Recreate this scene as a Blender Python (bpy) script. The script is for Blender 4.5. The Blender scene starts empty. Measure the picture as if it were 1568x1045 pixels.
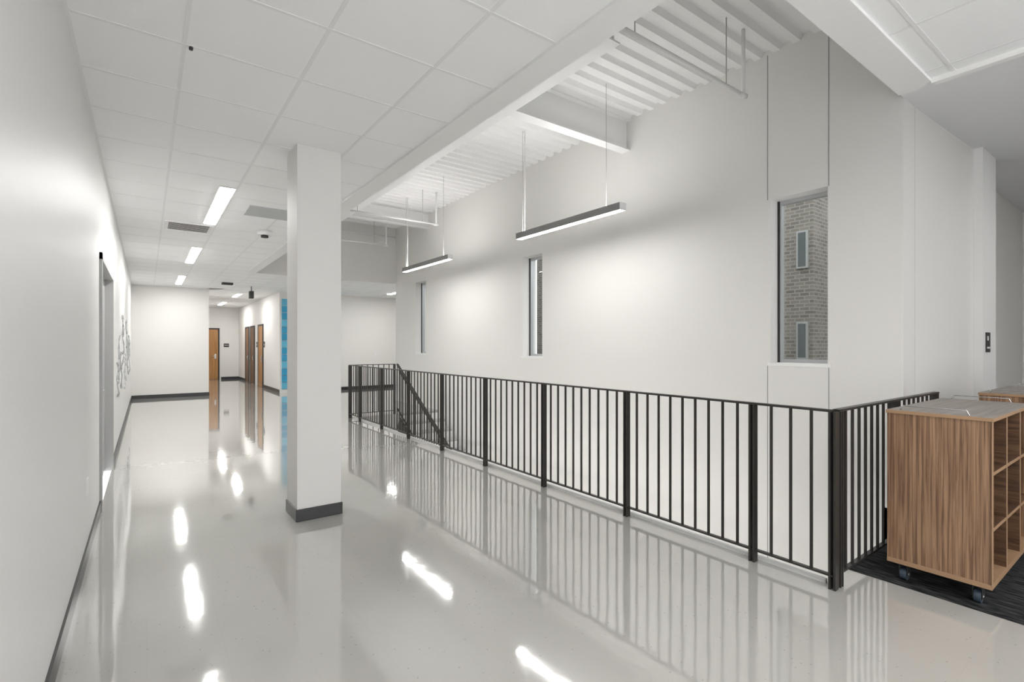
import bpy, bmesh, math, random
from mathutils import Vector
random.seed(4)
scene = bpy.context.scene
scene.view_settings.view_transform = 'Standard'
scene.view_settings.exposure = 1.13

# ---------------- materials ----------------
def new_mat(name):
    m = bpy.data.materials.new(name); m.use_nodes = True
    nt = m.node_tree; b = nt.nodes['Principled BSDF']
    return m, nt, b
def paint(name, col, rough=0.6, metal=0.0, bump=0.0, bscale=60, emis=None, estr=0, spec=0.5):
    m, nt, b = new_mat(name)
    b.inputs['Base Color'].default_value = (*col, 1)
    b.inputs['Roughness'].default_value = rough
    b.inputs['Metallic'].default_value = metal
    b.inputs['Specular IOR Level'].default_value = spec
    tc = nt.nodes.new('ShaderNodeTexCoord')
    n = nt.nodes.new('ShaderNodeTexNoise'); n.inputs['Scale'].default_value = bscale
    nt.links.new(tc.outputs['Object'], n.inputs['Vector'])
    mx = nt.nodes.new('ShaderNodeMix'); mx.data_type = 'RGBA'
    mx.inputs[6].default_value = (*[c*0.97 for c in col], 1); mx.inputs[7].default_value = (*[min(1, c*1.02) for c in col], 1)
    nt.links.new(n.outputs['Fac'], mx.inputs[0]); nt.links.new(mx.outputs[2], b.inputs['Base Color'])
    if bump > 0:
        bp = nt.nodes.new('ShaderNodeBump'); bp.inputs['Strength'].default_value = bump; bp.inputs['Distance'].default_value = 0.01
        nt.links.new(n.outputs['Fac'], bp.inputs['Height']); nt.links.new(bp.outputs['Normal'], b.inputs['Normal'])
    if emis:
        b.inputs['Emission Color'].default_value = (*emis, 1); b.inputs['Emission Strength'].default_value = estr
    return m

M = {}
M['wall'] = paint('wall_paint', (0.775, 0.762, 0.738), 0.6, bump=0.02, bscale=150)
M['wallgloss'] = paint('wall_paint_eggshell', (0.75, 0.745, 0.73), 0.45, bump=0.015, bscale=120, spec=0.2)
M['white'] = paint('white_paint', (0.84, 0.84, 0.83), 0.5)
M['steelwhite'] = paint('white_steel_paint', (0.82, 0.82, 0.815), 0.4)
M['tile'] = paint('acoustic_tile', (0.90, 0.905, 0.905), 0.9, bump=0.1, bscale=300)
M['grid'] = paint('ceiling_grid_metal', (0.82, 0.82, 0.82), 0.6)
M['gyp'] = paint('gypsum_ceiling', (0.86, 0.865, 0.87), 0.8)
M['base'] = paint('black_rubber_base', (0.024, 0.024, 0.024), 0.35)
M['rail'] = paint('railing_dark_metal', (0.036, 0.033, 0.030), 0.38, metal=0.2)
M['frame'] = paint('grey_metal_frame', (0.42, 0.42, 0.415), 0.4)
M['alu'] = paint('aluminium', (0.55, 0.56, 0.57), 0.35, metal=0.6)
M['lampbody'] = paint('lamp_body_grey', (0.30, 0.30, 0.30), 0.4, metal=0.5)
M['emH'] = paint('hall_diffuser', (1, 1, 1), 0.5, emis=(1, 0.987, 0.97), estr=32)
M['emP'] = paint('pendant_diffuser', (1, 1, 1), 0.5, emis=(1, 0.987, 0.97), estr=22)
M['emU'] = paint('pendant_fill_uplight', (1, 1, 1), 0.5, emis=(1, 0.987, 0.97), estr=14)  # added glow on the pendant tops, fill for the deck above
M['emL'] = paint('stairwell_fill', (1, 1, 1), 0.5, emis=(1, 0.987, 0.97), estr=7)  # emission of the unseen fill strips added in the stairwell
M['vent'] = paint('vent_grey', (0.50, 0.51, 0.52), 0.6)
M['artgrey'] = paint('art_wire_grey', (0.50, 0.51, 0.51), 0.6)
M['dark'] = paint('dark_slot', (0.03, 0.03, 0.03), 0.6)
M['joint'] = paint('joint_grey', (0.33, 0.33, 0.33), 0.7)
M['signw'] = paint('sign_white', (0.8, 0.8, 0.8), 0.5)
M['blue'] = paint('blue_panel', (0.03, 0.33, 0.56), 0.35)
M['bluel'] = paint('blue_panel_light', (0.12, 0.48, 0.68), 0.35)
M['tread'] = paint('stair_tread', (0.5, 0.5, 0.49), 0.6)
M['concrete'] = paint('courtyard_concrete', (0.3, 0.3, 0.29), 0.9)
M['rubberblue'] = paint('caster_tire', (0.05, 0.07, 0.10), 0.4)
M['chrome'] = paint('wire_chrome', (0.6, 0.6, 0.6), 0.25, metal=0.9)
M['doordk'] = paint('door_dark_wood', (0.14, 0.065, 0.026), 0.4, bscale=9)
M['extglass'] = paint('exterior_window_glass', (0.07, 0.085, 0.085), 0.15)
M['extframe'] = paint('exterior_window_frame', (0.30, 0.31, 0.30), 0.5)

def wood(name, c1, c2, axis_scale, rough=0.4):
    m, nt, b = new_mat(name)
    tc = nt.nodes.new('ShaderNodeTexCoord'); mp = nt.nodes.new('ShaderNodeMapping')
    mp.inputs['Scale'].default_value = axis_scale
    nt.links.new(tc.outputs['Object'], mp.inputs['Vector'])
    n = nt.nodes.new('ShaderNodeTexNoise'); n.inputs['Scale'].default_value = 1; n.inputs['Detail'].default_value = 5
    n.inputs['Roughness'].default_value = 0.6; n.inputs['Distortion'].default_value = 0.6
    nt.links.new(mp.outputs[0], n.inputs['Vector'])
    r = nt.nodes.new('ShaderNodeValToRGB'); e = r.color_ramp.elements
    e[0].position = 0.38; e[0].color = (*c1, 1); e[1].position = 0.62; e[1].color = (*c2, 1)
    nt.links.new(n.outputs['Fac'], r.inputs[0]); nt.links.new(r.outputs[0], b.inputs['Base Color'])
    b.inputs['Roughness'].default_value = rough
    return m
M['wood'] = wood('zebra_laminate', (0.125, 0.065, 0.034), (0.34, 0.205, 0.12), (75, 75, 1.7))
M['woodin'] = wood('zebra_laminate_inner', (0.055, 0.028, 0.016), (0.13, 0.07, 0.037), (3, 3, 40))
M['woodtop'] = wood('laminate_top', (0.22, 0.195, 0.17), (0.29, 0.26, 0.235), (2, 40, 10), 0.5)
M['edge'] = paint('edge_banding', (0.34, 0.21, 0.12), 0.45)
M['doorlt'] = wood('door_light_wood', (0.36, 0.17, 0.05), (0.47, 0.24, 0.085), (14, 14, 1.0))

def floor_mat():
    m, nt, b = new_mat('vinyl_tile_floor')
    L = nt.links
    tc = nt.nodes.new('ShaderNodeTexCoord')
    v = nt.nodes.new('ShaderNodeTexVoronoi'); v.inputs['Scale'].default_value = 24
    L.new(tc.outputs['Object'], v.inputs['Vector'])
    n0 = nt.nodes.new('ShaderNodeTexNoise'); n0.inputs['Scale'].default_value = 9
    L.new(tc.outputs['Object'], n0.inputs['Vector'])
    lt = nt.nodes.new('ShaderNodeMath'); lt.operation = 'LESS_THAN'; lt.inputs[1].default_value = 0.11
    L.new(v.outputs['Distance'], lt.inputs[0])
    gt = nt.nodes.new('ShaderNodeMath'); gt.operation = 'GREATER_THAN'; gt.inputs[1].default_value = 0.50
    L.new(n0.outputs['Fac'], gt.inputs[0])
    mu = nt.nodes.new('ShaderNodeMath'); mu.operation = 'MULTIPLY'
    L.new(lt.outputs[0], mu.inputs[0]); L.new(gt.outputs[0], mu.inputs[1])
    n1 = nt.nodes.new('ShaderNodeTexNoise'); n1.inputs['Scale'].default_value = 2.5; n1.inputs['Detail'].default_value = 4
    L.new(tc.outputs['Object'], n1.inputs['Vector'])
    mx = nt.nodes.new('ShaderNodeMix'); mx.data_type = 'RGBA'
    mx.inputs[6].default_value = (0.46, 0.45, 0.422, 1); mx.inputs[7].default_value = (0.49, 0.479, 0.45, 1)
    L.new(n1.outputs['Fac'], mx.inputs[0])
    mx2 = nt.nodes.new('ShaderNodeMix'); mx2.data_type = 'RGBA'
    mx2.inputs[7].default_value = (0.36, 0.35, 0.325, 1)
    L.new(mu.outputs[0], mx2.inputs[0]); L.new(mx.outputs[2], mx2.inputs[6])
    br = nt.nodes.new('ShaderNodeTexBrick'); br.offset = 0.0; br.inputs['Scale'].default_value = 1
    br.inputs['Brick Width'].default_value = 0.305; br.inputs['Row Height'].default_value = 0.305
    br.inputs['Mortar Size'].default_value = 0.0012
    L.new(tc.outputs['Object'], br.inputs['Vector'])
    mx3 = nt.nodes.new('ShaderNodeMix'); mx3.data_type = 'RGBA'; mx3.blend_type = 'MULTIPLY'
    mx3.inputs[7].default_value = (0.96, 0.96, 0.96, 1)
    L.new(br.outputs['Fac'], mx3.inputs[0]); L.new(mx2.outputs[2], mx3.inputs[6])
    L.new(mx3.outputs[2], b.inputs['Base Color'])
    b.inputs['Roughness'].default_value = 0.07
    b.inputs['IOR'].default_value = 1.72
    b.inputs['Coat Weight'].default_value = 0.85; b.inputs['Coat Roughness'].default_value = 0.02; b.inputs['Coat IOR'].default_value = 1.6
    n2 = nt.nodes.new('ShaderNodeTexNoise'); n2.inputs['Scale'].default_value = 8; n2.inputs['Detail'].default_value = 2
    L.new(tc.outputs['Object'], n2.inputs['Vector'])
    bp = nt.nodes.new('ShaderNodeBump'); bp.inputs['Strength'].default_value = 0.028; bp.inputs['Distance'].default_value = 0.02
    L.new(n2.outputs['Fac'], bp.inputs['Height']); L.new(bp.outputs['Normal'], b.inputs['Normal']); L.new(bp.outputs['Normal'], b.inputs['Coat Normal'])
    return m
M['floor'] = floor_mat()
def carpet_mat():
    m, nt, b = new_mat('carpet_charcoal'); L = nt.links
    tc = nt.nodes.new('ShaderNodeTexCoord'); mp = nt.nodes.new('ShaderNodeMapping'); mp.inputs['Scale'].default_value = (70, 9, 1)
    L.new(tc.outputs['Object'], mp.inputs['Vector'])
    n = nt.nodes.new('ShaderNodeTexNoise'); n.inputs['Scale'].default_value = 1; n.inputs['Detail'].default_value = 3
    L.new(mp.outputs[0], n.inputs['Vector'])
    r = nt.nodes.new('ShaderNodeValToRGB'); e = r.color_ramp.elements
    e[0].position = 0.4; e[0].color = (0.010, 0.011, 0.012, 1); e[1].position = 0.65; e[1].color = (0.055, 0.055, 0.057, 1)
    L.new(n.outputs['Fac'], r.inputs[0]); L.new(r.outputs[0], b.inputs['Base Color'])
    b.inputs['Roughness'].default_value = 0.95; b.inputs['Specular IOR Level'].default_value = 0.1
    bp = nt.nodes.new('ShaderNodeBump'); bp.inputs['Strength'].default_value = 0.5; bp.inputs['Distance'].default_value = 0.01
    L.new(n.outputs['Fac'], bp.inputs['Height']); L.new(bp.outputs['Normal'], b.inputs['Normal'])
    return m
M['carpet'] = carpet_mat()
def brick_mat(name, c1, c2, mort):
    m, nt, b = new_mat(name); L = nt.links
    tc = nt.nodes.new('ShaderNodeTexCoord'); sp = nt.nodes.new('ShaderNodeSeparateXYZ'); ad = nt.nodes.new('ShaderNodeMath')
    cb = nt.nodes.new('ShaderNodeCombineXYZ')
    L.new(tc.outputs['Object'], sp.inputs[0]); L.new(sp.outputs[0], ad.inputs[0]); L.new(sp.outputs[1], ad.inputs[1])
    L.new(ad.outputs[0], cb.inputs[0]); L.new(sp.outputs[2], cb.inputs[1])
    br = nt.nodes.new('ShaderNodeTexBrick'); br.inputs['Scale'].default_value = 1
    br.inputs['Brick Width'].default_value = 0.17; br.inputs['Row Height'].default_value = 0.068; br.inputs['Mortar Size'].default_value = 0.009
    br.inputs['Color1'].default_value = (*c1, 1); br.inputs['Color2'].default_value = (*c2, 1); br.inputs['Mortar'].default_value = (*mort, 1)
    L.new(cb.outputs[0], br.inputs['Vector']); L.new(br.outputs['Color'], b.inputs['Base Color'])
    b.inputs['Roughness'].default_value = 0.9
    return m
M['brick'] = brick_mat('tan_brick', (0.115, 0.10, 0.083), (0.19, 0.168, 0.14), (0.25, 0.24, 0.22))
M['brickdk'] = brick_mat('grey_brick', (0.022, 0.025, 0.024), (0.045, 0.048, 0.046), (0.07, 0.073, 0.07))
def glass_mat():
    m = bpy.data.materials.new('window_glass'); m.use_nodes = True; nt = m.node_tree; nt.nodes.clear()
    o = nt.nodes.new('ShaderNodeOutputMaterial'); mix = nt.nodes.new('ShaderNodeMixShader')
    t = nt.nodes.new('ShaderNodeBsdfTransparent'); t.inputs[0].default_value = (0.84, 0.88, 0.88, 1)
    g = nt.nodes.new('ShaderNodeBsdfGlossy'); g.inputs['Roughness'].default_value = 0.02
    mix.inputs[0].default_value = 0.06
    nt.links.new(t.outputs[0], mix.inputs[1]); nt.links.new(g.outputs[0], mix.inputs[2])
    nt.links.new(mix.outputs[0], o.inputs[0]); return m
M['glass'] = glass_mat()

# ---------------- mesh builder ----------------
class MB:
    def __init__(s): s.bm = bmesh.new(); s.mats = []
    def mi(s, k):
        if k not in s.mats: s.mats.append(k)
        return s.mats.index(k)
    def box(s, x0, x1, y0, y1, z0, z1, k):
        i = s.mi(k)
        v = [s.bm.verts.new(p) for p in [(x0,y0,z0),(x1,y0,z0),(x1,y1,z0),(x0,y1,z0),(x0,y0,z1),(x1,y0,z1),(x1,y1,z1),(x0,y1,z1)]]
        for f in [(3,2,1,0),(4,5,6,7),(0,1,5,4),(1,2,6,5),(2,3,7,6),(3,0,4,7)]:
            fc = s.bm.faces.new([v[a] for a in f]); fc.material_index = i
        return s
    def poly(s, pts, k):
        f = s.bm.faces.new([s.bm.verts.new(p) for p in pts]); f.material_index = s.mi(k); return s
    def prism(s, foot, z0, z1, k):
        i = s.mi(k); n = len(foot)
        a = [s.bm.verts.new((x, y, z0)) for x, y in foot]; b = [s.bm.verts.new((x, y, z1)) for x, y in foot]
        s.bm.faces.new(a[::-1]).material_index = i; s.bm.faces.new(b).material_index = i
        for j in range(n):
            s.bm.faces.new([a[j], a[(j+1)%n], b[(j+1)%n], b[j]]).material_index = i
        return s
    def bar(s, p0, p1, w, t, k):
        p0 = Vector(p0); p1 = Vector(p1); d = (p1-p0).normalized()
        up = Vector((0,0,1)) if abs(d.z) < 0.95 else Vector((0,1,0))
        a = d.cross(up).normalized(); b = d.cross(a).normalized(); i = s.mi(k)
        r = []
        for p in (p0, p1):
            r.append([s.bm.verts.new(p + a*w/2*q + b*t/2*e) for q, e in ((1,1),(-1,1),(-1,-1),(1,-1))])
        s.bm.faces.new(r[0]).material_index = i; s.bm.faces.new(r[1][::-1]).material_index = i
        for j in range(4):
            s.bm.faces.new([r[0][j], r[1][j], r[1][(j+1)%4], r[0][(j+1)%4]]).material_index = i
        return s
    def cyl(s, p0, p1, r, k, n=12):
        p0 = Vector(p0); p1 = Vector(p1); d = (p1-p0).normalized()
        up = Vector((0,0,1)) if abs(d.z) < 0.95 else Vector((0,1,0))
        a = d.cross(up).normalized(); b = d.cross(a).normalized(); i = s.mi(k)
        R = [[s.bm.verts.new(p + (a*math.cos(2*math.pi*j/n) + b*math.sin(2*math.pi*j/n))*r) for j in range(n)] for p in (p0, p1)]
        s.bm.faces.new(R[0]).material_index = i; s.bm.faces.new(R[1][::-1]).material_index = i
        for j in range(n):
            f = s.bm.faces.new([R[0][j], R[1][j], R[1][(j+1)%n], R[0][(j+1)%n]]); f.material_index = i; f.smooth = True
        return s
    def path(s, pts, r, k, n=10):
        for a, b in zip(pts[:-1], pts[1:]): s.cyl(a, b, r, k, n)
        return s
    def done(s, name, bevel=0):
        bmesh.ops.recalc_face_normals(s.bm, faces=s.bm.faces)
        me = bpy.data.meshes.new(name); s.bm.to_mesh(me); s.bm.free()
        for k in s.mats: me.materials.append(M[k])
        o = bpy.data.objects.new(name, me); scene.collection.objects.link(o)
        if bevel:
            bv = o.modifiers.new('bevel', 'BEVEL'); bv.width = bevel; bv.segments = 2; bv.limit_method = 'ANGLE'
        return o

XL = -0.33; H = 3.12; XR = 3.3; XW = 5.33; DK = 4.54; YE = 12.5

# ---------------- floors ----------------
f = MB()
f.box(XL, 3.36, -3, 25, -0.35, 0, 'floor')
f.box(3.36, 3.67, -3, 1.33, -0.35, 0, 'floor')
f.box(3.36, 9.5, 10.08, 16.6, -0.35, 0, 'floor')
f.done('floor')
c = MB(); c.box(3.67, 11.5, -3, 1.33, -0.35, 0.004, 'carpet'); c.box(XW, 11.5, 1.33, 1.65, -0.35, 0.004, 'carpet'); c.done('floor_carpet')
MB().box(XL, XW, -1, 13, -4.4, -4.2, 'floor').done('floor_lower')
MB().box(3.36, 3.37, 1.35, 10.05, -.35, .0, 'white').box(3.345, 3.37, 1.33, 10.07, 0, .025, 'white').done('trim_slab_edge')

# ---------------- walls ----------------
w = MB()
DY0, DY1, DZ = 5.62, 7.5, 2.27
w.box(XL-0.2, XL, -3, DY0, 0, H+.1, 'wallgloss'); w.box(XL-0.2, XL, DY1, 17, 0, H+.1, 'wallgloss'); w.box(XL-0.2, XL, DY0, DY1, DZ, H+.1, 'wallgloss')
w.done('wall_left')
d = MB()
for a in (DY0+.002, DY1-0.062): d.box(XL-0.12, XL+0.02, a, a+0.06, 0, DZ-.002, 'frame')
d.box(XL-0.12, XL+0.02, DY0+.002, DY1-.002, DZ-0.062, DZ-.002, 'frame')
d.box(XL-0.11, XL-0.06, DY0+.06, (DY0+DY1)/2-.003, 0.01, DZ-.06, 'frame'); d.box(XL-0.11, XL-0.06, (DY0+DY1)/2+.003, DY1-.06, 0.01, DZ-.06, 'frame')
d.cyl((XL-.06, 6.5, 1.0), (XL-.02, 6.5, 1.0), .012, 'chrome'); d.cyl((XL-.02, 6.5, 1.0), (XL-.02, 6.38, 1.0), .01, 'chrome')
d.done('door_1')
MB().box(XL-.02, XL+.012, -3, DY0, 0, .10, 'base').box(XL-.02, XL+.012, DY1, 17, 0, .10, 'base').done('baseboard_left')

w = MB(); w.box(XL-.2, 1.47, 17, 25.2, 0, H+.1, 'wall'); w.done('wall_far_left')
MB().box(XL, 1.482, 16.988, 17.0, 0, .10, 'base').box(1.47, 1.482, 17, 25, 0, .1, 'base').done('baseboard_far_left')
MB().box(1.47, 3.5, 25, 25.2, 0, H+.1, 'wall').done('wall_hall_end')
MB().box(2.62, 3.3, 24.988, 25.0, 0, .10, 'base').done('baseboard_hall_end')
MB().box(XR, XR+.2, 16.8, 25, 0, H+.1, 'wall').done('wall_hall_right')
MB().box(XR-.012, XR, 16.6, 19.1, 0, .10, 'base').box(XR-.012, XR, 23.1, 25, 0, .1, 'base').done('baseboard_hall_right')
MB().box(XR, 9.7, 16.6, 16.8, 0, H+.1, 'wall').done('wall_far_right')
MB().box(4.8, 9.5, 16.588, 16.6, 0, .10, 'base').done('baseboard_far_right')
MB().box(9.5, 9.7, 12.5, 16.6, 0, H+.1, 'wall').done('wall_alcove_side')
MB().box(4.3, 11.7, -3.2, -3, 0, 3.75, 'wall').done('wall_library_light_block')  # unseen wall, added to keep world light off the library side
wins = [(2.10, 2.65), (6.43, 6.97), (10.73, 11.28)]; WZ0, WZ1 = 1.27, 3.0
w = MB(); t = .3; y = 1.5
for a, b in wins:
    w.box(XW, XW+t, y, a, -4.2, DK+.1, 'wall'); w.box(XW, XW+t, a, b, -4.2, WZ0, 'wall'); w.box(XW, XW+t, a, b, WZ1, DK+.1, 'wall'); y = b
w.box(XW, XW+t, y, YE, -4.2, DK+.1, 'wall')
w.done('wall_right')
MB().box(XW+t, 9.7, YE-.2, YE, -4.2, 6.5, 'brick').box(XW+t, 9.5, YE, YE+.05, 0, H+.1, 'wall').done('wall_alcove_back')
for n, (a, b) in enumerate(wins):
    g = MB(); x = XW+.16
    g.box(x, x+.06, a, a+.035, WZ0, WZ1, 'alu'); g.box(x, x+.06, b-.035, b, WZ0, WZ1, 'alu')
    g.box(x, x+.06, a+.035, b-.035, WZ0, WZ0+.04, 'alu'); g.box(x, x+.06, a+.035, b-.035, WZ1-.04, WZ1, 'alu')
    g.box(x-.012, x, b-.02, b, WZ0, WZ1, 'dark')
    g.poly([(x+.03, a+.035, WZ0+.04), (x+.03, b-.035, WZ0+.04), (x+.03, b-.035, WZ1-.04), (x+.03, a+.035, WZ1-.04)], 'glass')
    g.done('window_%d' % (n+1))
    g = MB(); g.box(XW-.004, x, a-.03, b+.03, WZ0-.03, WZ0+.004, 'white'); g.done('trim_sill_%d' % (n+1))
    if n == 0:
        g = MB()
        for yy in (a-.01, b+.03):
            g.box(XW-.003, XW, yy-.004, yy+.004, WZ1+.0, DK, 'joint'); g.box(XW-.003, XW, yy-.003, yy+.003, -2, WZ0-.03, 'joint')
        g.done('trim_control_joints')
MB().prism([(XW+.31, 1.5), (7.6, 1.43), (7.6, 1.7), (XW+.31, 1.7)], 0, 3.75, 'wall').done('wall_library')
MB().box(7.35, 7.95, 1.36, 1.7, 0, 3.75, 'white').done('column_pilaster')
MB().box(7.95, 11.5, 1.65, 1.85, 0, 3.75, 'wall').box(11.5, 11.7, -3, 1.85, 0, 3.75, 'wall').done('wall_library_far')
s = MB(); s.box(7.46, 7.64, 1.352, 1.36, 1.38, 1.60, 'dark'); s.box(7.50, 7.55, 1.349, 1.353, 1.51, 1.56, 'signw'); s.box(7.49, 7.61, 1.349, 1.353, 1.42, 1.44, 'signw'); s.done('room_sign')
MB().box(3.16, 3.36, -1, 13, -4.2, -.35, 'wall').box(3.36, XW+.3, 1.33, 1.5, -4.2, -.35, 'wall').box(3.36, XW+.3, 12.8, 13, -4.2, -.35, 'wall').done('wall_stairwell_lower')
s = MB(); s.box(3.36, 3.42, 1.7, 6.4, -1.0, -.85, 'white'); s.box(3.42, 3.425, 1.72, 6.38, -.99, -.86, 'emL')  # unseen glowing strips, added to brighten the wall below the railing
s.box(3.36, 3.42, 7.0, 11.0, -1.0, -.85, 'white'); s.box(3.42, 3.425, 7.02, 10.98, -.99, -.86, 'emL'); s.done('stairwell_fill_strip')

# ---------------- ceilings ----------------
c = MB()
c.box(XL, 1.82, -3, 17, H, H+.1, 'tile'); c.box(1.82, 3.95, -3, .97, H, H+.1, 'tile')
c.box(1.82, 9.5, YE+.12, 16.8, H, H+.1, 'tile'); c.box(1.47, 3.5, 16.8, 25.2, H, H+.1, 'tile')
c.done('ceiling')
g = MB(); g0 = H-.002
def grid(x0, x1, y0, y1):
    n = math.ceil((x0-.17)/.61)
    while .17+n*.61 < x1:
        x = .17+n*.61
        if x > x0+.02: g.box(x-.010, x+.010, y0, y1, g0, H, 'grid')
        n += 1
    n = math.ceil((y0-2.69)/.61)
    while 2.69+n*.61 < y1:
        y = 2.69+n*.61
        if y > y0+.02: g.box(x0, x1, y-.010, y+.010, g0-.0005, H, 'grid')
        n += 1
grid(XL, 1.82, -3, 17); grid(1.82, 3.95, -3, .97); grid(1.82, 9.5, YE+.12, 16.6); grid(1.47, 3.3, 17, 25)
g.box(XL, XL+.02, -3, 17, g0-.002, H, 'grid')
g.done('ceiling_grid')
b = MB(); b.box(1.82, 2.0, .97, YE+.12, H-.02, DK+.1, 'white'); b.box(2.0, 4.0, .97, 1.15, H-.02, DK+.1, 'white')
b.box(2.0, XW, YE, YE+.12, H-.02, DK+.1, 'wall')
b.box(3.95, 4.0, -3, .97, H-.03, 3.7, 'white'); b.box(3.9, 4.0, 1.15, 1.5, 3.62, DK+.1, 'white'); b.box(4.0, XW, 1.42, 1.5, 3.64, DK+.1, 'gyp')
b.done('ceiling_bulkhead')
MB().box(4.0, 11.5, -3, 1.5, 3.62, 3.72, 'gyp').box(7.6, 11.5, 1.5, 1.85, 3.62, 3.72, 'gyp').done('ceiling_gypsum')
k = MB(); y = 1.15; prof = []
P = .2
while y < YE:
    prof += [(y, DK), (y+.07, DK), (y+.10, DK+.05), (y+.17, DK+.05)]; y += P
for (ya, za), (yb, zb) in zip(prof[:-1], prof[1:]):
    k.poly([(2.0, ya, za), (XW, ya, za), (XW, yb, zb), (2.0, yb, zb)], 'white')
k.box(2.0, XW, 1.15, YE, DK+.06, DK+.15, 'white')
k.done('ceiling_metal_deck')
def ibeam_x(mb, x0, x1, y, z0, z1, w=.15):
    mb.box(x0, x1, y-w/2, y+w/2, z0, z0+.015, 'steelwhite'); mb.box(x0, x1, y-w/2, y+w/2, z1-.015, z1, 'steelwhite'); mb.box(x0, x1, y-.006, y+.006, z0+.015, z1-.015, 'steelwhite')
def ibeam_y(mb, y0, y1, x, z0, z1, w=.16):
    mb.box(x-w/2, x+w/2, y0, y1, z0, z0+.015, 'steelwhite'); mb.box(x-w/2, x+w/2, y0, y1, z1-.015, z1, 'steelwhite'); mb.box(x-.006, x+.006, y0, y1, z0+.015, z1-.015, 'steelwhite')
s = MB(); ibeam_x(s, 3.38, XW, 4.62, 4.12, DK); ibeam_x(s, 3.38, XW, 10.6, 4.2, DK); s.done('steel_cross_beam')
s = MB(); ibeam_y(s, 3.0, YE, 3.3, 4.12, DK); s.done('steel_beam')
for Y in (2.6, 9.0, 11.6):
    s = MB()
    s.path([(2.9, Y, 3.9), (4.66, Y, 3.9)], .018, 'steelwhite'); s.cyl((4.64, Y, 3.88), (4.74, Y, 3.9), .026, 'steelwhite')
    s.path([(4.7, Y, 3.9), (4.7, Y, DK)], .018, 'steelwhite')
    s.cyl((4.4, Y, 3.9), (4.4, Y, DK), .005, 'frame'); s.cyl((3.1, Y, 3.9), (3.1, Y, DK), .005, 'frame')
    s.done('conduit_pipe')
s = MB(); s.path([(2.1, 12.44, 4.3), (5.3, 12.44, 4.3)], .02, 'steelwhite'); s.done('conduit_run')

# ---------------- column ----------------
s = MB(); s.box(1.0, 1.36, 4.36, 4.72, 0, H, 'wall'); s.box(.99, 1.37, 4.35, 4.73, 0, .10, 'base'); s.done('column', .004)

# ---------------- luminaires ----------------
def hall_light(x, y0, y1, w=.13, H=H):
    s = MB(); s.box(x-w/2-.012, x+w/2+.012, y0-.012, y1+.012, H-.012, H-.004, 'white'); s.box(x-w/2, x+w/2, y0, y1, H-.016, H-.012, 'emH'); s.done('recessed_ceiling_light')
for y0 in (6.0, 9.95, 14.2, -2.4): hall_light(.69, y0, y0+1.9)  # the last one is unseen, added behind the camera as fill
hall_light(2.4, 21.8, 23.4); hall_light(2.9, -2.4, -.5); hall_light(6.3, 13.4, 15.3); hall_light(2.4, 18.0, 19.2)  # the second one is unseen, also added behind the camera for fill
hall_light(7.6, -2.4, -.5, H=3.62)  # unseen fill light added for the library side
for y0 in (3.85, 7.85):
    s = MB(); x = 4.38; y1 = y0+1.97; z = 3.0
    s.box(x-.045, x+.045, y0, y1, z+.012, z+.08, 'lampbody')
    s.box(x-.052, x-.045, y0, y1, z, z+.085, 'lampbody'); s.box(x+.045, x+.052, y0, y1, z, z+.085, 'lampbody')
    s.box(x-.045, x+.045, y0+.01, y1-.01, z+.002, z+.012, 'emP')
    s.box(x-.040, x+.040, y0+.01, y1-.01, z+.080, z+.083, 'emU')  # upward fill added to brighten the metal deck
    s.box(x-.052, x+.052, y0-.008, y0, z, z+.085, 'signw'); s.box(x-.052, x+.052, y1, y1+.008, z, z+.085, 'signw')
    for yy in (y0+.25, y1-.1): s.cyl((x, yy, z+.08), (x, yy, DK+.01), .003, 'frame', 6)
    s.cyl((x+.02, y1-.12, z+.08), (x+.02, y1-.12, DK+.01), .006, 'signw', 8)
    s.done('pendant_linear_light')
s = MB(); s.box(.2, .75, 8.05, 8.6, H-.012, H, 'signw')
for i in range(6): s.box(.24, .71, 8.10+i*.08, 8.13+i*.08, H-.016, H-.012, 'dark')
s.done('air_vent')
s = MB(); s.box(.99, 1.5, 6.6, 7.1, H-.012, H, 'vent')
s.done('return_air_grille')
s = MB(); s.cyl((1.39, 8.0, H-.06), (1.39, 8.0, H), .1, 'signw', 20); s.cyl((1.39, 8.0, H-.09), (1.39, 8.0, H-.06), .05, 'dark', 16); s.done('smoke_detector')
s = MB(); s.cyl((.2, 3.3, H-.02), (.2, 3.3, H), .010, 'dark', 12); s.cyl((.2, 3.3, H-.006), (.2, 3.3, H), .02, 'signw', 12); s.done('sprinkler_head')
s = MB(); s.cyl((2.37, 15.6, 2.98), (2.37, 15.6, H), .01, 'dark'); s.box(2.32, 2.42, 15.5, 15.7, 2.78, 2.98, 'dark'); s.done('hanging_speaker')
s = MB(); s.box(1.6, 1.85, 15.0, 15.2, H-.05, H, 'dark'); s.done('exit_sign')

# ---------------- railing ----------------
r = MB()
def rail_run(p0, p1, posts, htop=1.07, first=True):
    p0 = Vector(p0); p1 = Vector(p1); L = (p1-p0).length; d = (p1-p0)/L
    r.bar(p0+Vector((0,0,htop-.008)), p1+Vector((0,0,htop-.008)), .04, .014, 'rail')
    r.bar(p0+Vector((0,0,.08)), p1+Vector((0,0,.08)), .028, .012, 'rail')
    ps = sorted(posts)
    for q in ps:
        for off in (-.014, .014):
            c = p0 + d*(q+off)
            if abs(d.y) > .5: r.box(c.x-.022, c.x+.022, c.y-.006, c.y+.006, 0, htop-.012, 'rail')
            else: r.box(c.x-.006, c.x+.006, c.y-.022, c.y+.022, 0, htop-.012, 'rail')
    for a, b in zip(ps[:-1], ps[1:]):
        n = max(1, round((b-a)/.11)-1)
        for i in range(1, n+1):
            c = p0 + d*(a+(b-a)*i/(n+1))
            r.box(c.x-.007, c.x+.007, c.y-.007, c.y+.007, .08, htop-.012, 'rail')
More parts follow.
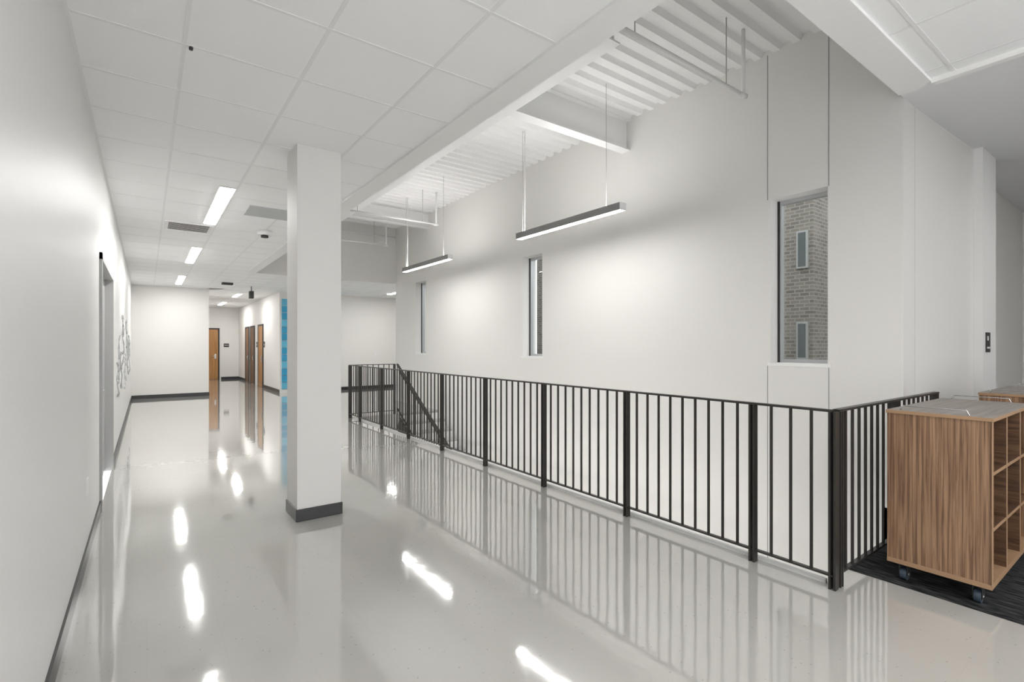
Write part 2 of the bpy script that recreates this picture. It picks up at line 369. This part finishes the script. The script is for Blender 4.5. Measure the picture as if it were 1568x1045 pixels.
py = [1.27, 1.758] + [1.758+1.098*i for i in range(1, 8)] + [10.04]
rail_run((XR, 1.27, 0), (XR, 10.04, 0), [p-1.27 for p in py])
rail_run((XR+.04, 1.27, 0), (XW-.02, 1.27, 0), [.03, .98, 1.93])
r.box(XR+.035, XR+.10, 1.255, 1.285, 0, 1.06, 'rail')
rail_run((XR, 10.04, 0), (4.27, 10.04, 0), [.02, .95])
r.done('guard_railing')

# ---------------- stairs ----------------
s = MB(); n = 12; rise = .17; tr = .28; ys = 10.0
for i in range(n):
    z = -rise*(i+1); y1 = ys-tr*i
    s.box(4.35, XW-.02, y1-tr, y1, z-.04, z, 'tread'); s.box(4.35, XW-.02, y1-.012, y1, z, z+rise-.04, 'white')
yl = ys-tr*n; zl = -rise*n
s.box(3.4, XW-.02, yl-1.3, yl, zl-.2, zl, 'tread')
for i in range(n):
    z = zl-rise*(i+1); y0 = yl+tr*i
    s.box(3.4, 4.25, y0, y0+tr, z-.04, z, 'tread')
s.bar((4.335, ys, -.2), (4.335, yl, zl-.2), .03, .3, 'rail')
s.done('staircase')
h = MB(); x = 4.3
h.bar((x, ys, 1.06), (x, yl, zl+1.0), .04, .03, 'rail'); h.bar((x, ys, .12), (x, yl, zl+.1), .03, .02, 'rail')
h.bar((x+.06, ys, .90), (x+.06, yl, zl+.86), .03, .03, 'rail')
m = 34
for i in range(m+1):
    yy = ys+(yl-ys)*i/m; zz = zl*i/m
    h.box(x-.007, x+.007, yy-.007, yy+.007, zz-.03, zz+1.03, 'rail')
h.done('stair_handrail')

# ---------------- book carts ----------------
def cart(x0, x1, y0, y1, loc=None):
    c = MB(); z0, z1 = .13, 1.055; t = .022
    c.box(x0, x0+t, y0, y1, z0, z1-.02, 'wood'); c.box(x1-t, x1, y0, y1, z0, z1-.02, 'wood')
    c.box(x0-.004, x0+t+.001, y0-.001, y0+.003, z0, z1-.02, 'edge')
    c.box(x0-.005, x1+.005, y0-.005, y1+.005, z1-.02, z1, 'woodtop')
    c.box(x0-.007, x0-.004, y0-.005, y1+.005, z1-.02, z1, 'edge'); c.box(x0-.005, x1+.005, y0-.007, y0-.005, z1-.02, z1, 'edge')
    c.box(x0-.004, x1, y0, y1, z0-.015, z0+.012, 'edge')
    ym = (y0+y1)/2
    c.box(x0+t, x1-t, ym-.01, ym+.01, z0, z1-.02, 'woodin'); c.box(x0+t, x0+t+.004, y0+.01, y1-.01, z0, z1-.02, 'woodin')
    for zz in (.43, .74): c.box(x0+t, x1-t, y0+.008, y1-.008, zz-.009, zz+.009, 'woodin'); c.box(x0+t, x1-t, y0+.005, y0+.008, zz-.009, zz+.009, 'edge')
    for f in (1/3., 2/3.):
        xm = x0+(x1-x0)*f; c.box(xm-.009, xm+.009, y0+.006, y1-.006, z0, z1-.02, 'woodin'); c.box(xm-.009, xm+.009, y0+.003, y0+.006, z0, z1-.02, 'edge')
    for (a, b) in (((x0+.03, y0+.10), (x0+.03, y1-.06)), ((x1-.03, y0+.10), (x1-.03, y1-.06))):
        c.path([(*a, z1), (a[0], a[1]+.012, z1+.028), (b[0], b[1]-.012, z1+.028), (*b, z1)], .0035, 'chrome', 8)
    for cx in (x0+.07, x1-.07):
        for cy in (y0+.07, y1-.07):
            c.box(cx-.035, cx+.035, cy-.035, cy+.035, z0-.022, z0-.015, 'chrome')
            c.box(cx-.028, cx+.03, cy-.022, cy-.018, .03, z0-.02, 'dark'); c.box(cx-.028, cx+.03, cy+.018, cy+.022, .03, z0-.02, 'dark')
            c.cyl((cx, cy-.016, .041), (cx, cy+.016, .041), .037, 'rubberblue', 20); c.cyl((cx, cy-.024, .041), (cx, cy+.024, .041), .012, 'chrome', 12)
    return c.done('book_cart', .002)
cart(3.72, 4.87, .65, 1.13)
cart(5.7, 6.9, .5, 1.08)

# ---------------- doors ----------------
def fdoor(name, ax, a0, a1, plane, mat):
    s = MB(); e = .06
    if ax == 'x':
        s.box(a0-e, a0, plane-.03, plane, 0, 2.16, 'dark'); s.box(a1, a1+e, plane-.03, plane, 0, 2.16, 'dark'); s.box(a0-e, a1+e, plane-.03, plane, 2.16, 2.22, 'dark')
        s.box(a0, a1, plane-.02, plane, .01, 2.16, mat); s.cyl((a1-.1, plane-.05, 1), (a1-.22, plane-.05, 1), .012, 'chrome'); s.box(a1-.13, a1-.07, plane-.05, plane-.02, .9, 1.1, 'chrome')
    else:
        s.box(plane-.03, plane, a0-e, a0, 0, 2.16, 'dark'); s.box(plane-.03, plane, a1, a1+e, 0, 2.16, 'dark'); s.box(plane-.03, plane, a0-e, a1+e, 2.16, 2.22, 'dark')
        s.box(plane-.02, plane, a0, a1, .01, 2.16, mat); s.cyl((plane-.05, a0+.1, 1), (plane-.05, a0+.22, 1), .012, 'chrome'); s.box(plane-.05, plane-.02, a0+.07, a0+.13, .9, 1.1, 'chrome')
    s.done(name)
fdoor('door_2', 'x', 1.6, 2.5, 24.998, 'doorlt')
fdoor('door_3', 'y', 22.15, 23.0, XR-.002, 'doordk'); fdoor('door_4', 'y', 20.95, 21.75, XR-.002, 'doordk'); fdoor('door_5', 'y', 19.25, 20.1, XR-.002, 'doorlt')
s = MB(); s.box(2.72, 2.92, 24.985, 25, 1.40, 1.55, 'dark'); s.box(2.74, 2.9, 24.982, 24.986, 1.47, 1.49, 'signw'); s.done('door_sign')
for y in (20.4, 18.95):
    s = MB(); s.box(XR-.012, XR, y, y+.15, 1.4, 1.6, 'dark'); s.box(XR-.014, XR-.011, y+.03, y+.12, 1.48, 1.51, 'signw'); s.done('door_sign')
s = MB(); z = .12; i = 0
while z < 2.75:
    s.box(3.36, 4.7, 16.575, 16.6, z, z+.20, 'blue' if i % 3 else 'bluel'); z += .215; i += 1
s.done('blue_wall_graphic')
s = MB()
for i in range(14):
    y = 8.6+i*.42+random.uniform(-.1, .1); z = random.uniform(.9, 1.8); R = random.uniform(.12, .28); ph = random.uniform(0, 6)
    pts = [(XL+.012+.02*math.sin(a*1.7+ph)**2, y+R*math.cos(a+ph)*(.6+.4*math.sin(2*a)), z+R*math.sin(a)*1.3) for a in [j*.45 for j in range(13)]]
    s.path(pts, .006, 'artgrey', 6)
    s.box(XL, XL+.006, y-.1, y+.1, z-.14, z+.14, 'signw')
s.done('paper_wall_art')
s = MB(); s.box(XL, XL+.008, 4.45, 4.53, .42, .54, 'signw'); s.box(XL+.008, XL+.010, 4.475, 4.505, .44, .52, 'wall'); s.done('power_outlet')
s = MB(); s.box(6.3, 6.38, 16.59, 16.6, 1.12, 1.25, 'signw'); s.done('light_switch')

# ---------------- exterior ----------------
s = MB(); s.box(9.9, 12.5, 4.15, 12.2, -4, 6.5, 'brick'); s.done('exterior_brick_building')
s = MB(); s.box(12.5, 13, 1.9, 4.15, -4, 6.5, 'brickdk'); s.done('exterior_grey_building')
for z0 in (1.2, 2.9):
    s = MB(); y0, y1, x = 4.22, 4.42, 9.9
    s.box(x-.05, x, y0, y1, z0, z0+.7, 'extframe'); s.box(x-.06, x-.05, y0+.035, y1-.035, z0+.035, z0+.665, 'extglass'); s.done('exterior_window')
MB().box(5.63, 14, 1.85, 12.3, -4.2, -4, 'concrete').done('ground_courtyard')

# ---------------- world & camera ----------------
wd = bpy.data.worlds.new('World'); scene.world = wd; wd.use_nodes = True
bg = wd.node_tree.nodes['Background']; bg.inputs[0].default_value = (0.97, 0.98, 1, 1); bg.inputs[1].default_value = 1.3
cam = bpy.data.cameras.new('camera'); co = bpy.data.objects.new('camera', cam); scene.collection.objects.link(co)
co.location = (0, 0, 1.45); co.rotation_euler = (math.radians(90), 0, math.radians(-36.2))
cam.lens = 17.56; cam.sensor_width = 36; cam.shift_y = 0.0048; cam.clip_start = 0.02
scene.camera = co
